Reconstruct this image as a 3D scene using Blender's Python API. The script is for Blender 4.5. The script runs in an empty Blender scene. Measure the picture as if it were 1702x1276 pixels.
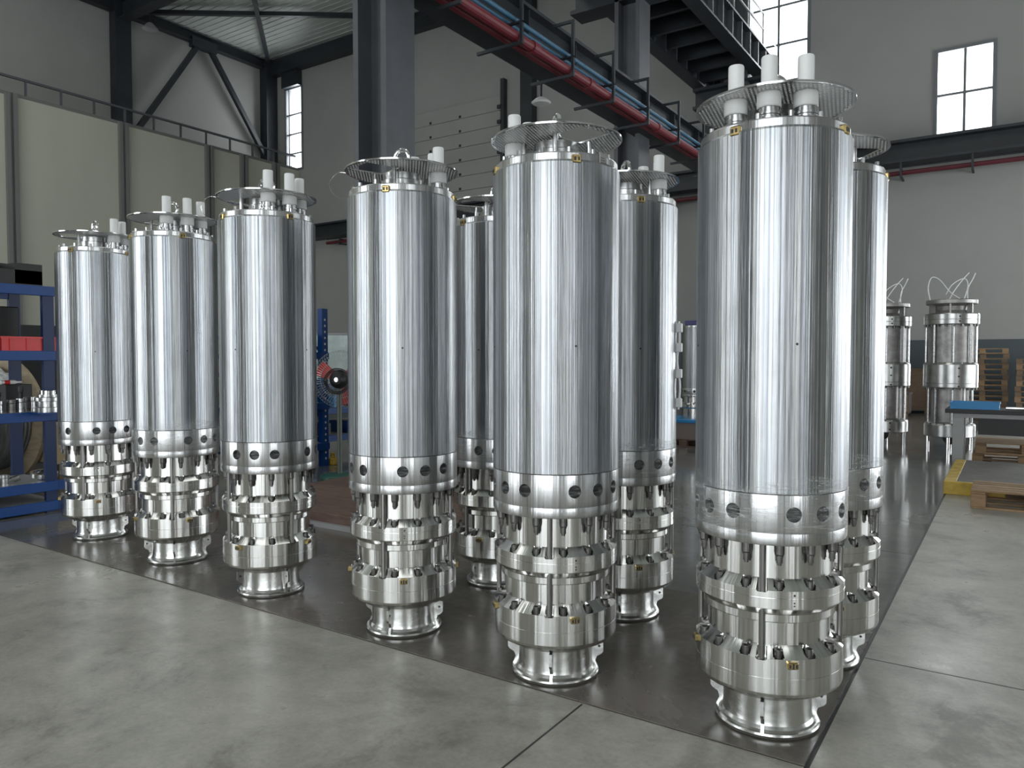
import bpy, bmesh, math, random
from mathutils import Vector, Matrix
from math import sin, cos, pi, radians as R
random.seed(7)
S = bpy.context.scene
COL = S.collection

# ------------------------------------------------------------------ camera, sky, lights, exposure
YAW = R(33.7)
cam = bpy.data.cameras.new('camera'); cam.sensor_width = 36; cam.lens = 1250*36/1702; cam.clip_end = 200
co = bpy.data.objects.new('camera', cam); COL.objects.link(co)
co.location = (0, 0, 1.615); co.rotation_euler = (R(90-1.97), 0, YAW); S.camera = co
S.view_settings.view_transform = 'Standard'; S.view_settings.look = 'None'
S.view_settings.gamma = 1; S.view_settings.use_curve_mapping = False
S.view_settings.exposure = 0.85
W = bpy.data.worlds.new('sky'); S.world = W; W.use_nodes = True
W.node_tree.nodes['Background'].inputs[0].default_value = (0.90, 0.96, 1.0, 1)
W.node_tree.nodes['Background'].inputs[1].default_value = 2.2

def area(name, loc, rot, sx, sy, rad, color=(1, 1, 1)):
    """area light; rad = radiance"""
    l = bpy.data.lights.new(name, 'AREA'); l.shape = 'RECTANGLE'; l.size = sx; l.size_y = sy
    l.energy = rad*pi*sx*sy; l.color = color
    o = bpy.data.objects.new(name, l); COL.objects.link(o); o.location = loc; o.rotation_euler = rot
    return o
DAY = (0.93, 0.97, 1.0)
FACE_S = (R(-90), 0, 0)      # shines toward -y
FACE_N = (R(90), 0, 0)       # shines toward +y
FACE_W = (0, R(90), 0)       # shines toward -x
# back wall daylight (windows and the tall door right of the frame)
area('daylight_back_tall', (-6.78, 26.9, 13.7), FACE_S, 1.9, 5.6, 7, DAY)
area('daylight_back_square', (-1.37, 26.9, 9.5), FACE_S, 1.4, 2.6, 7, DAY)
area('daylight_back_door', (3.3, 26.75, 2.9), FACE_S, 2.6, 5.6, 6, DAY)
area('daylight_left_slit', (-31.0, 26.9, 13.4), FACE_S, 1.2, 4, 8, DAY)
# loading doors behind the camera, windows in the right hand wall
area('daylight_front_door', (2.0, -11.8, 4.2), FACE_N, 10.0, 8.0, .72, DAY)
area('daylight_front_door_far', (-20, -11.8, 4.2), FACE_N, 10.0, 8.0, 1.5, DAY)
for yy in (-6, 14):
    area('daylight_right_window', (11.8, yy, 3.4), FACE_W, 4.0, 5.0, 1.5, DAY)
area('right_fill_opening', (11.8, 20.5, 2.5), FACE_W, 4.4, 7.0, 2.6, DAY)  # opening added out of view to brighten the lower back wall
# fill strips added under the closed roof for ambient light
for xx in (-26, -14, -2):
    area('roof_fill_strip', (xx, 2, 16.85), (0, 0, 0), 2.2, 26, 1.35, (.98, 1, .97))

# ------------------------------------------------------------------ material helpers
def mat(name, col=(.5, .5, .5), rough=.5, metal=0.0, spec=.5, **kw):
    m = bpy.data.materials.new(name); m.use_nodes = True
    b = m.node_tree.nodes['Principled BSDF']
    b.inputs['Base Color'].default_value = (*col, 1); b.inputs['Roughness'].default_value = rough
    b.inputs['Metallic'].default_value = metal; b.inputs['Specular IOR Level'].default_value = spec
    for k, v in kw.items():
        b.inputs[k.replace('_', ' ')].default_value = v
    return m
def nd(m, t, **kw):
    n = m.node_tree.nodes.new(t)
    for k, v in kw.items():
        setattr(n, k, v)
    return n
def lk(m, a, b): m.node_tree.links.new(a, b)
def bsdf(m): return m.node_tree.nodes['Principled BSDF']
def noise(m, vec, scale, detail=4, rough=.55, dist=0):
    n = nd(m, 'ShaderNodeTexNoise'); n.inputs['Scale'].default_value = scale
    n.inputs['Detail'].default_value = detail; n.inputs['Roughness'].default_value = rough
    n.inputs['Distortion'].default_value = dist
    if vec is not None: lk(m, vec, n.inputs['Vector'])
    return n.outputs['Fac']
def ramp(m, fac, stops):
    r = nd(m, 'ShaderNodeValToRGB'); e = r.color_ramp.elements
    while len(e) < len(stops): e.new(.5)
    for i, (p, c) in enumerate(stops):
        e[i].position = p; e[i].color = (*c, 1) if len(c) == 3 else c
    lk(m, fac, r.inputs[0]); return r.outputs[0]
def g(v): return (v, v, v)
def mapr(m, fac, a, b, c, d):
    r = nd(m, 'ShaderNodeMapRange'); lk(m, fac, r.inputs[0])
    for i, v in enumerate((a, b, c, d)): r.inputs[i+1].default_value = v
    return r.outputs[0]
def mul(m, a, b, typ='MULTIPLY', fac=1.0):
    x = nd(m, 'ShaderNodeMix', data_type='RGBA', blend_type=typ); x.inputs[0].default_value = fac
    lk(m, a, x.inputs[6])
    if isinstance(b, tuple): x.inputs[7].default_value = (*b, 1)
    else: lk(m, b, x.inputs[7])
    return x.outputs[2]
def bump(m, h, strength, dist=.01):
    b = nd(m, 'ShaderNodeBump'); b.inputs['Strength'].default_value = strength
    b.inputs['Distance'].default_value = dist; lk(m, h, b.inputs['Height'])
    lk(m, b.outputs[0], bsdf(m).inputs['Normal']); return b
def objvec(m, sc=(1, 1, 1)):
    t = nd(m, 'ShaderNodeTexCoord'); mp = nd(m, 'ShaderNodeMapping'); mp.inputs['Scale'].default_value = sc
    lk(m, t.outputs['Object'], mp.inputs[0]); return mp.outputs[0]
def geovec(m, sc=(1, 1, 1)):
    t = nd(m, 'ShaderNodeNewGeometry'); mp = nd(m, 'ShaderNodeMapping'); mp.inputs['Scale'].default_value = sc
    lk(m, t.outputs['Position'], mp.inputs[0]); return mp.outputs[0]
def tint_noise(m, col, amt=.12, scale=6, vec=None, detail=5):
    v = vec if vec is not None else objvec(m)
    c = ramp(m, noise(m, v, scale, detail), [(.3, tuple(x*(1-amt) for x in col)), (.7, tuple(min(1, x*(1+amt)) for x in col))])
    lk(m, c, bsdf(m).inputs['Base Color']); return c

def cyl_vec(m, zs):
    """cylindrical coordinate (cos, sin, z*zs) of the object: streaks that run up the axis"""
    t = nd(m, 'ShaderNodeTexCoord'); s = nd(m, 'ShaderNodeSeparateXYZ'); lk(m, t.outputs['Object'], s.inputs[0])
    a = nd(m, 'ShaderNodeMath', operation='ARCTAN2'); lk(m, s.outputs[1], a.inputs[0]); lk(m, s.outputs[0], a.inputs[1])
    oi = nd(m, 'ShaderNodeObjectInfo')
    ad = nd(m, 'ShaderNodeMath', operation='MULTIPLY_ADD'); ad.inputs[1].default_value = 40
    lk(m, oi.outputs['Random'], ad.inputs[0]); lk(m, a.outputs[0], ad.inputs[2])
    z = nd(m, 'ShaderNodeMath', operation='MULTIPLY'); z.inputs[1].default_value = zs; lk(m, s.outputs[2], z.inputs[0])
    c = nd(m, 'ShaderNodeCombineXYZ'); lk(m, ad.outputs[0], c.inputs[0]); lk(m, z.outputs[0], c.inputs[1])
    return c.outputs[0]

# turned aluminium jacket: long polishing streaks, reflected stripes put into the colour, cloudy patches
M = {}
def lathe_aniso(m, amt, rot):
    t = nd(m, 'ShaderNodeTangent', direction_type='RADIAL', axis='Z')
    lk(m, t.outputs[0], bsdf(m).inputs['Tangent'])
    bsdf(m).inputs['Anisotropic'].default_value = amt; bsdf(m).inputs['Anisotropic Rotation'].default_value = rot
m = mat('jacket_aluminium', (.78, .79, .80), .24, 1.0)
st = noise(m, cyl_vec(m, .008), 30, 4, .75)
st2 = noise(m, cyl_vec(m, .004), 5.5, 3, .65)
cl = noise(m, objvec(m, (1, 1, .6)), 4.5, 6, .65)
c = ramp(m, st, [(.34, (.31, .32, .34)), (.5, (.48, .49, .50)), (.64, (.68, .685, .68))])
c = mul(m, c, ramp(m, st2, [(.38, (.74, .77, .82)), (.6, (1, 1, .985))]))
c = mul(m, c, ramp(m, cl, [(.36, g(.88)), (.55, g(1.0))]))
lk(m, c, bsdf(m).inputs['Base Color'])
lk(m, mapr(m, st2, .3, .7, .28, .38), bsdf(m).inputs['Roughness'])
b_ = bump(m, st2, .26, .02); lathe_aniso(m, .85, .25)
b2_ = nd(m, 'ShaderNodeBump'); b2_.inputs['Strength'].default_value = .38; b2_.inputs['Distance'].default_value = .003
lk(m, st, b2_.inputs['Height']); lk(m, b2_.outputs[0], b_.inputs['Normal'])
M['jacket'] = m
m = mat('skirt_aluminium', (.76, .765, .77), .3, 1.0)
cv = cyl_vec(m, .05); st = noise(m, cv, 30, 3, .7); ringv = objvec(m, (.3, .3, 60)); rg = noise(m, ringv, 2, 2)
c = mul(m, ramp(m, st, [(.3, g(.50)), (.7, g(.68))]), ramp(m, rg, [(.3, g(.92)), (.7, g(1))]))
lk(m, c, bsdf(m).inputs['Base Color']); lk(m, mapr(m, st, .3, .7, .26, .36), bsdf(m).inputs['Roughness']); lathe_aniso(m, .6, .25)
bump(m, noise(m, cyl_vec(m, .03), 9, 2), .25, .01)
M['skirt'] = m
m = mat('machined_aluminium', (.82, .82, .80), .2, 1.0)
cv = cyl_vec(m, .08); st = noise(m, cv, 14, 3, .6)
c = ramp(m, st, [(.3, (.56, .555, .535)), (.7, (.78, .775, .75))])
lk(m, c, bsdf(m).inputs['Base Color']); lk(m, mapr(m, st, .3, .7, .15, .27), bsdf(m).inputs['Roughness']); lathe_aniso(m, .5, .25)
bump(m, noise(m, cyl_vec(m, .05), 8, 2), .3, .008)
M['machined'] = m
m = mat('polished_foot', (.68, .68, .66), .24, 1.0)
bump(m, noise(m, objvec(m), 14, 3), .25, .01)
M['foot'] = m
m = mat('bolt_steel', (.2, .2, .19), .42, 1.0); tint_noise(m, (.14, .137, .13), .3, 30); M['bolt'] = m
M['rod'] = mat('rod_steel', (.27, .26, .25), .34, 1.0)
M['disc'] = mat('disc_steel', (.48, .48, .48), .32, 1.0); M['lit_hole_wall'] = mat('lit_hole_edge', (.9, .9, .9), .5, .7)  # pale hole walls: the light they catch is put into the colour
M['bright'] = mat('bright_steel', (.8, .8, .8), .12, 1.0)
M['hub'] = mat('hub_metal', (.42, .42, .42), .28, 1.0); tint_noise(M['hub'], (.45, .45, .45), .35, 40)
m = mat('brass', (.5, .38, .15), .34, 1.0); tint_noise(m, (.42, .32, .14), .35, 25); M['brass'] = m
M['dark'] = mat('dark_recess', (.03, .03, .03), .5)
m = mat('strainer', (.05, .05, .05), .45, .6)
c = ramp(m, noise(m, objvec(m, (10, 10, 90)), 1.0, 3), [(.45, g(.025)), (.7, g(.16))]); lk(m, c, bsdf(m).inputs['Base Color']); M['strainer'] = m
M['white'] = mat('white_plastic', (.74, .74, .73), .38)
M['white2'] = mat('white_sleeve', (.60, .60, .59), .5)
m = mat('stretch_film', (.9, .92, .92), .12)
nt = m.node_tree; tr = nd(m, 'ShaderNodeBsdfTransparent'); gl = nd(m, 'ShaderNodeBsdfPrincipled')
gl.inputs['Base Color'].default_value = (.9, .92, .92, 1); gl.inputs['Roughness'].default_value = .12
fv = objvec(m, (3, 3, 26)); fn = noise(m, fv, 1.6, 5, .65, .8)
bb = nd(m, 'ShaderNodeBump'); bb.inputs['Strength'].default_value = .9; bb.inputs['Distance'].default_value = .02
lk(m, fn, bb.inputs['Height']); lk(m, bb.outputs[0], gl.inputs['Normal'])
mx = nd(m, 'ShaderNodeMixShader'); lk(m, ramp(m, fn, [(.47, g(.05)), (.53, g(.07)), (.56, g(.42)), (.585, g(.06))]), mx.inputs[0])
lk(m, tr.outputs[0], mx.inputs[1]); lk(m, gl.outputs[0], mx.inputs[2]); lk(m, mx.outputs[0], nt.nodes['Material Output'].inputs[0])
M['film'] = m

# setting
m = mat('polished_concrete', (.3, .3, .28), .2, 0, .5)
gv = geovec(m); n1 = noise(m, gv, .55, 8, .62, .6); n2 = noise(m, gv, 6, 8, .7); n3 = noise(m, gv, 1.5, 9, .72, .35); n4 = noise(m, gv, 38, 4, .8)
c = ramp(m, n1, [(.33, (.335, .322, .280)), (.5, (.405, .390, .345)), (.68, (.455, .440, .395))])
c = mul(m, c, ramp(m, n3, [(.36, g(.60)), (.44, g(.84)), (.56, g(1.0)), (.66, g(1.07))]))
c = mul(m, c, ramp(m, n2, [(.3, g(.84)), (.7, g(1.10))])); c = mul(m, c, ramp(m, n4, [(.3, g(.86)), (.6, g(1.04))]))
lk(m, c, bsdf(m).inputs['Base Color']); lk(m, mapr(m, n3, .3, .7, .42, .24), bsdf(m).inputs['Roughness'])
bump(m, noise(m, gv, 1.8, 3), .10, .012)
M['floor'] = m
m = mat('old_concrete', (.2, .2, .2), .2, 0, .5)
gv = geovec(m); n1 = noise(m, gv, .8, 7, .62, .5); n2 = noise(m, gv, 7, 7, .7)
c = mul(m, ramp(m, n1, [(.33, (.135, .135, .13)), (.65, (.215, .213, .205))]), ramp(m, n2, [(.3, g(.85)), (.7, g(1.1))]))
lk(m, c, bsdf(m).inputs['Base Color']); lk(m, mapr(m, n1, .3, .7, .06, .17), bsdf(m).inputs['Roughness'])
bump(m, noise(m, gv, 2.4, 4), .14, .012)
M['floor2'] = m
m = mat('dark_sheet', (.1, .09, .08), .24, 0, .5)
gv = geovec(m); n1 = noise(m, gv, 1.1, 7, .62, .5); n2 = noise(m, gv, 18, 6, .7)
c = mul(m, ramp(m, n1, [(.33, (.100, .090, .078)), (.55, (.135, .122, .107)), (.72, (.165, .135, .122))]), ramp(m, n2, [(.3, g(.85)), (.7, g(1.12))]))
lk(m, c, bsdf(m).inputs['Base Color']); lk(m, mapr(m, n1, .3, .7, .16, .32), bsdf(m).inputs['Roughness'])
bump(m, noise(m, gv, 2.2, 3), .12, .012)
M['sheet'] = m
m = mat('grey_wall', (.30, .30, .29), .7); tint_noise(m, (.33, .33, .315), .07, .35, geovec(m), 6); M['wall'] = m
m = mat('cream_panel', (.42, .42, .35), .55); tint_noise(m, (.46, .46, .385), .05, .6, geovec(m, (1, 1, .4)), 6); M['cream'] = m
m = mat('wainscot_paint', (.05, .07, .08), .5); tint_noise(m, (.055, .072, .082), .1, .8, geovec(m)); M['wainscot'] = m
m = mat('dark_steel', (.022, .025, .03), .45); tint_noise(m, (.022, .026, .032), .25, 1.5, geovec(m)); M['steel'] = m
M['steel_mid'] = mat('painted_column', (.085, .09, .10), .45); tint_noise(M['steel_mid'], (.085, .09, .10), .15, 2, geovec(M['steel_mid']))
M['post'] = mat('partition_post', (.17, .17, .165), .4)
m = mat('roof_deck', (.25, .27, .25), .5); tint_noise(m, (.50, .53, .50), .1, .5, geovec(m)); M['deck'] = m
M['frame'] = mat('window_frame', (.16, .17, .18), .5)
m = mat('glass', (.9, 1, 1), .05)
tr = nd(m, 'ShaderNodeBsdfTransparent'); gl = nd(m, 'ShaderNodeBsdfGlossy'); gl.inputs['Roughness'].default_value = .05
mx = nd(m, 'ShaderNodeMixShader'); mx.inputs[0].default_value = .08
lk(m, tr.outputs[0], mx.inputs[1]); lk(m, gl.outputs[0], mx.inputs[2]); lk(m, mx.outputs[0], m.node_tree.nodes['Material Output'].inputs[0]); M['glass'] = m
M['red_pipe'] = mat('red_pipe', (.15, .012, .02), .45)
M['blue_pipe'] = mat('blue_pipe', (.035, .13, .22), .45)
M['rack'] = mat('rack_blue', (.003, .045, .19), .4, 0, .35); M['rack_dark'] = mat('rack_navy', (.003, .018, .075), .4, 0, .35)
M['red'] = mat('red_crate', (.55, .03, .03), .4); M['bin'] = mat('blue_bin', (.02, .22, .50), .4)
M['black'] = mat('black_plastic', (.012, .012, .012), .5)
def wood(name, a, b, sc=(1, 1, 1)):
    m = mat(name, a, .65); v = objvec(m, sc); n = noise(m, v, 5, 6, .65, .6)
    oi = nd(m, 'ShaderNodeObjectInfo')
    c = ramp(m, n, [(.3, a), (.7, b)])
    c = mul(m, c, ramp(m, oi.outputs['Random'], [(0, g(.82)), (1, g(1.1))]))
    lk(m, c, bsdf(m).inputs['Base Color']); bump(m, n, .3, .01); return m
M['pine'] = wood('pallet_pine', (.20, .12, .06), (.36, .24, .13), (1, 8, 8))
M['pine_dark'] = wood('pallet_pine_dark', (.13, .085, .05), (.24, .165, .10), (1, 8, 8))
M['ply'] = wood('platform_ply', (.085, .05, .038), (.17, .105, .08), (1, 5, 5))
M['grey_wood'] = wood('weathered_wood', (.09, .075, .07), (.17, .14, .13), (6, 6, 1))
M['crate'] = wood('crate_board', (.15, .10, .065), (.20, .135, .09), (1, 1, 4))
M['drum_wood'] = wood('drum_wood', (.30, .24, .16), (.46, .38, .26), (1, 3, 3))
M['slab'] = wood('platform_top', (.12, .115, .105), (.21, .20, .19), (1, 3, 1))
m = mat('yellow_paint', (.55, .38, .04), .5); tint_noise(m, (.50, .34, .05), .35, 6); M['yellow'] = m
M['green'] = mat('fan_green', (.03, .10, .075), .4); M['olive'] = mat('fan_post_olive', (.07, .085, .07), .4)
M['card'] = mat('cardboard', (.40, .30, .17), .7)
M['table_grey'] = mat('bench_grey', (.30, .30, .30), .45)
m = mat('cast_metal', (.36, .35, .34), .45, .8); tint_noise(m, (.34, .33, .32), .25, 9); M['cast'] = m
m = mat('collar_metal', (.5, .5, .49), .32, 1.0); lathe_aniso(m, .5, .25); tint_noise(m, (.46, .46, .45), .15, 8); M['collar'] = m
M['cable_white'] = mat('white_cable', (.8, .8, .8), .4)
m = mat('wrap_plastic', (.7, .72, .74), .2); bump(m, noise(m, objvec(m), 9, 6), 1, .05); tint_noise(m, (.62, .64, .66), .4, 12); M['wrap'] = m
m = mat('coil', (.16, .16, .155), .4); tint_noise(m, (.15, .15, .145), .4, 3, objvec(m, (1, 14, 1))); M['coil'] = m
m = mat('green_board', (.45, .55, .52), .2); tint_noise(m, (.42, .52, .49), .2, 5); M['board'] = m

# ------------------------------------------------------------------ mesh helpers
def obj(name, bm_or_mesh, mt=None, parent=None, loc=(0, 0, 0), rot=(0, 0, 0), smooth=False, kind=None):
    if isinstance(bm_or_mesh, bmesh.types.BMesh):
        me = finish(bm_or_mesh, name, mt, smooth)
    else:
        me = bm_or_mesh
    o = bpy.data.objects.new(name, me); COL.objects.link(o)
    o.location = loc; o.rotation_euler = rot
    if parent: o.parent = parent
    if kind: o['kind'] = kind
    return o
def finish(bm, name, mt, smooth=False):
    bmesh.ops.recalc_face_normals(bm, faces=bm.faces)
    me = bpy.data.meshes.new(name); bm.to_mesh(me); bm.free()
    if mt: me.materials.append(mt)
    if smooth:
        me.shade_smooth(); me.set_sharp_from_angle(angle=R(14))
    return me
def tag(o, label=None, cat=None, group=None, kind=None):
    if label: o['label'] = label
    if cat: o['category'] = cat
    if group: o['group'] = group
    if kind: o['kind'] = kind
    return o
def empty(name, loc=(0, 0, 0), rz=0, label=None, cat=None, group=None, kind=None):
    o = bpy.data.objects.new(name, None); COL.objects.link(o); o.location = loc; o.rotation_euler = (0, 0, rz)
    o.empty_display_size = .1
    return tag(o, label, cat, group, kind)
def box(bm, x0, x1, y0, y1, z0, z1, mtx=None):
    v = [bm.verts.new((x, y, z)) for x in (x0, x1) for y in (y0, y1) for z in (z0, z1)]
    for f in ((0, 1, 3, 2), (4, 6, 7, 5), (0, 4, 5, 1), (2, 3, 7, 6), (0, 2, 6, 4), (1, 5, 7, 3)):
        bm.faces.new([v[i] for i in f])
    if mtx is not None:
        for q in v: q.co = mtx @ q.co
    return v
def B(*boxes, bev=0):
    bm = bmesh.new()
    for b in boxes: box(bm, *b)
    if bev: bmesh.ops.bevel(bm, geom=bm.edges[:], offset=bev, segments=1, affect='EDGES')
    return bm
def lathe(bm, prof, n=48, cx=0, cy=0, closed=False, a0=0):
    rings = []
    for r, z in prof:
        if r < 1e-6: rings.append([bm.verts.new((cx, cy, z))])
        else: rings.append([bm.verts.new((cx+r*cos(2*pi*i/n+a0), cy+r*sin(2*pi*i/n+a0), z)) for i in range(n)])
    pairs = list(zip(rings, rings[1:]))
    if closed: pairs.append((rings[-1], rings[0]))
    for a, b in pairs:
        for i in range(n):
            j = (i+1) % n
            if len(a) == 1 and len(b) == 1: continue
            if len(a) == 1: bm.faces.new((a[0], b[i], b[j]))
            elif len(b) == 1: bm.faces.new((a[i], b[0], a[j]))
            else: bm.faces.new((a[i], b[i], b[j], a[j]))
    return bm
def L(prof, n=48, **k): return lathe(bmesh.new(), prof, n, **k)
def cyl(bm, r, z0, z1, n=16, cx=0, cy=0):
    return lathe(bm, [(0, z0), (r, z0), (r, z1), (0, z1)], n, cx, cy)
def tube(bm, pts, r, n=8, closed=False):
    pts = [Vector(p) for p in pts]; rings = []; N = len(pts); up = None
    for i, p in enumerate(pts):
        if closed: d = pts[(i+1) % N]-pts[i-1]
        else: d = pts[min(i+1, N-1)]-pts[max(i-1, 0)]
        d.normalize()
        if up is None:
            up = d.orthogonal().normalized()
        up = (up-d*up.dot(d)).normalized(); s = d.cross(up)
        rings.append([bm.verts.new(p+r*(cos(2*pi*k/n)*up+sin(2*pi*k/n)*s)) for k in range(n)])
    pr = list(zip(rings, rings[1:]))
    if closed: pr.append((rings[-1], rings[0]))
    for a, b in pr:
        for k in range(n):
            bm.faces.new((a[k], a[(k+1) % n], b[(k+1) % n], b[k]))
    if not closed:
        bm.faces.new(rings[0]); bm.faces.new(rings[-1])
    return bm
def T(pts, r, n=8, closed=False): return tube(bmesh.new(), pts, r, n, closed)
def smoothpts(pts, k=8):
    """Catmull-Rom"""
    P = [Vector(p) for p in pts]; P = [P[0]*2-P[1]]+P+[P[-1]*2-P[-2]]; out = []
    for i in range(1, len(P)-2):
        for t in range(k):
            t /= k; a, b, c, d = P[i-1:i+3]
            out.append(.5*((2*b)+(c-a)*t+(2*a-5*b+4*c-d)*t*t+(3*b-a-3*c+d)*t**3))
    out.append(P[-2]); return out
def beam(p, q, w, h, prof='box', up=(0, 0, 1)):
    """solid bar or I section between two points; w across, h along up"""
    p, q = Vector(p), Vector(q); d = q-p; ln = d.length; d.normalize(); up = Vector(up)
    s = d.cross(up).normalized(); u = s.cross(d).normalized()
    mt = Matrix((s, d, u)).transposed().to_4x4(); mt.translation = p
    bm = bmesh.new()
    if prof == 'box': box(bm, -w/2, w/2, 0, ln, -h/2, h/2, mt)
    else:
        t = min(w, h)*.09
        box(bm, -w/2, w/2, 0, ln, h/2-t, h/2, mt); box(bm, -w/2, w/2, 0, ln, -h/2, -h/2+t, mt); box(bm, -t/2, t/2, 0, ln, -h/2+t, h/2-t, mt)
    return bm

ORD = ['first', 'second', 'third', 'fourth', 'fifth', 'sixth', 'seventh', 'eighth', 'ninth', 'tenth', 'eleventh', 'twelfth', 'thirteenth', 'fourteenth', 'fifteenth', 'sixteenth', 'seventeenth', 'eighteenth']
# ------------------------------------------------------------------ the setting
XL, XR, YB, YF, ZC = -32.8, 12.0, 26.3, -12.0, 17.05
def struct(name, bm, mt, parent=None, **k):
    return obj(name, bm, mt, parent, kind='structure', **k)
floor = struct('floor', B((-0.64, XR, YF, YB, -.1, 0), (XL, -0.66, YF, 3.07, -.1, 0)), M['floor'])
obj('rear_floor', B((XL, -0.66, 3.09, YB, -.1, -.001)), M['floor2'], floor)
obj('joint', B((-0.66, -0.64, YF, YB, -.1, -.006), (XL, -.66, 3.07, 3.09, -.1, -.006)), M['dark'], floor)
obj('joint', B((-1.652, -1.642, YF, 3.06, -.01, .0006)), M['dark'], floor)
obj('joint', B((-0.64, XR, 4.38, 4.39, -.01, .0006)), M['dark'], floor)
obj('joint', B((-0.64, XR, 10.5, 10.51, -.01, .0006)), M['dark'], floor)
obj('joint', B((XL, -.66, 6.93, 6.94, -.01, .0006)), M['dark'], floor)
mt_ = obj('floor_sheet', B((-7.22, -.66, 3.075, 4.93, .0, .006)), M['sheet'])
tag(mt_, 'large dark brown-grey protective sheet laid under the standing pumps', 'floor sheet')

def wall_holes(axis, c0, c1, u0, u1, z0, z1, holes):
    us = sorted({u0, u1, *[h[0] for h in holes], *[h[1] for h in holes]})
    zs = sorted({z0, z1, *[h[2] for h in holes], *[h[3] for h in holes]})
    bm = bmesh.new()
    for a, b in zip(us, us[1:]):
        for c, d in zip(zs, zs[1:]):
            um, zm = (a+b)/2, (c+d)/2
            if any(h[0] < um < h[1] and h[2] < zm < h[3] for h in holes): continue
            if axis == 'x': box(bm, a, b, c0, c1, c, d)
            else: box(bm, c0, c1, a, b, c, d)
    return bm
WB = [(-7.76, -5.80, 10.85, 16.4), (-2.12, -.62, 8.2, 10.85), (2.0, 4.6, 0.0, 5.7), (-31.6, -30.36, 11.3, 15.45)]
struct('wall_back', wall_holes('x', YB, YB+.3, XL, XR, 0, ZC, WB), M['wall'])
struct('baseboard_back', B((-30, 1.9, YB-.02, YB+.0, 0, 2.17)), M['wainscot'])
struct('wall_left', B((XL-.3, XL, YF, YB, 0, ZC)), M['wall'])
WR = [(y-2.5, y+2.5, 1.4, 5.4) for y in (-6, 14)]+[(17.0, 24.0, .2, 4.8)]
struct('wall_right', wall_holes('y', XR, XR+.3, YF, YB, 0, ZC, WR), M['wall'])
WF = [(-3.0, 7.0, .2, 8.2), (-25, -15, .2, 8.2)]
struct('wall_front', wall_holes('x', YF-.3, YF, XL, XR, 0, ZC, WF), M['wall'])
# roof deck: ribbed sheet
ceil = struct('ceiling', B((XL, XR, YF, YB, ZC+.04, ZC+.2)), M['deck'])
bm = bmesh.new(); y = 4.0
while y < YB:
    box(bm, XL, -14, y, y+.07, ZC+.015, ZC+.04); y += .33
obj('deck_rib', bm, M['deck'], ceil, kind='stuff')

def window(n, x0, x1, z0, z1, xs, zs, y=YB, fw=.06):
    fw = .05
    w = empty('window_%d' % n, ((x0+x1)/2, y, z0), kind='structure')
    X0, X1 = x0-(x0+x1)/2, x1-(x0+x1)/2; H = z1-z0
    obj('window_frame', B((X0-.05, X0+fw, -.05, .2, -.05, H+.05), (X1-fw, X1+.05, -.05, .2, -.05, H+.05), (X0+fw, X1-fw, -.05, .2, -.05, fw), (X0+fw, X1-fw, -.05, .2, H-fw, H+.05)), M['frame'], w)
    ux = [X0+fw]+[X0+(X1-X0)*t for t in xs]+[X1-fw]; uz = [fw]+[H*t for t in zs]+[H-fw]
    for u in ux[1:-1]: obj('mullion', B((u-.035, u+.035, .0, .14, fw, H-fw)), M['frame'], w)
    for v in uz[1:-1]: obj('transom', B((X0+fw, X1-fw, .005, .13, v-.035, v+.035)), M['frame'], w)
    for a, b in zip(ux, ux[1:]):
        for c, d in zip(uz, uz[1:]):
            obj('pane', B((a, b, .07, .078, c, d)), M['glass'], w)
    return w
window(1, *WB[0], [.5], [.23, .46, .69, .9])
window(2, *WB[1], [.5], [.5])
w3 = window(3, -31.6, -30.36, 11.3, 15.45, [.18], [.2, .44, .68])
obj('shutter_box', B((-.62, .62, -.3, -.02, 4.15, 4.9)), M['steel'], w3)
window(4, 2.0, 4.6, 0.0, 5.7, [.5], [.5])

# partition on the left with its posts and rail
part_ = struct('wall_partition', B((-30.8, -30.6, YF, 26.28, 0, 11.2)), M['cream'])
for y in (0.3, 4.45, 8.7, 12.95, 17.1, 21.05, 22.9, 24.75):
    obj('post', B((-30.62, -30.45, y-.22, y-.08, 0, 11.25), (-30.62, -30.42, y+.02, y+.16, 0, 11.25), (-30.62, -30.55, y-.08, y+.02, 0, 11.25)), M['post'], part_)
y = 1.0
obj('panel_seam', B((-30.62, -30.595, YF, 26.2, 11.17, 11.3)), M['post'], part_)
rail = empty('guard_rail', (-30.7, 0, 11.3), label='long grey guard rail along the top of the cream partition', cat='railing')
obj('top_rail', B((-.05, .05, 4, 26.1, .55, .63)), M['steel_mid'], rail)
while y < 26:
    if y > 4: obj('baluster', B((-.04, .04, y-.03, y+.03, 0, .56)), M['steel_mid'], rail)
    y += 1.25
# left wall steel: columns, eave beam, braces
def trim(name, bm, mt=None): return struct(name, bm, mt or M['steel'])
trim('trim_1', B((XL+.02, XL+.5, 17.8, 18.5, 0, ZC)))
trim('trim_2', B((XL+.02, XL+.55, 25.6, 26.25, 0, ZC)))
trim('trim_3', beam((XL+.25, 0, 16.75), (XL+.25, 26.2, 16.75), .35, .45, 'I'))
trim('trim_4', beam((XL+.3, 21.9, 16.5), (XL+.3, 18.6, 11.4), .2, .22))
trim('trim_5', beam((XL+.3, 22.4, 16.6), (XL+.3, 26.0, 11.6), .2, .22))
trim('trim_6', B((XL+.15, XL+.45, 21.5, 22.8, 16.3, 16.75)))
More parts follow.
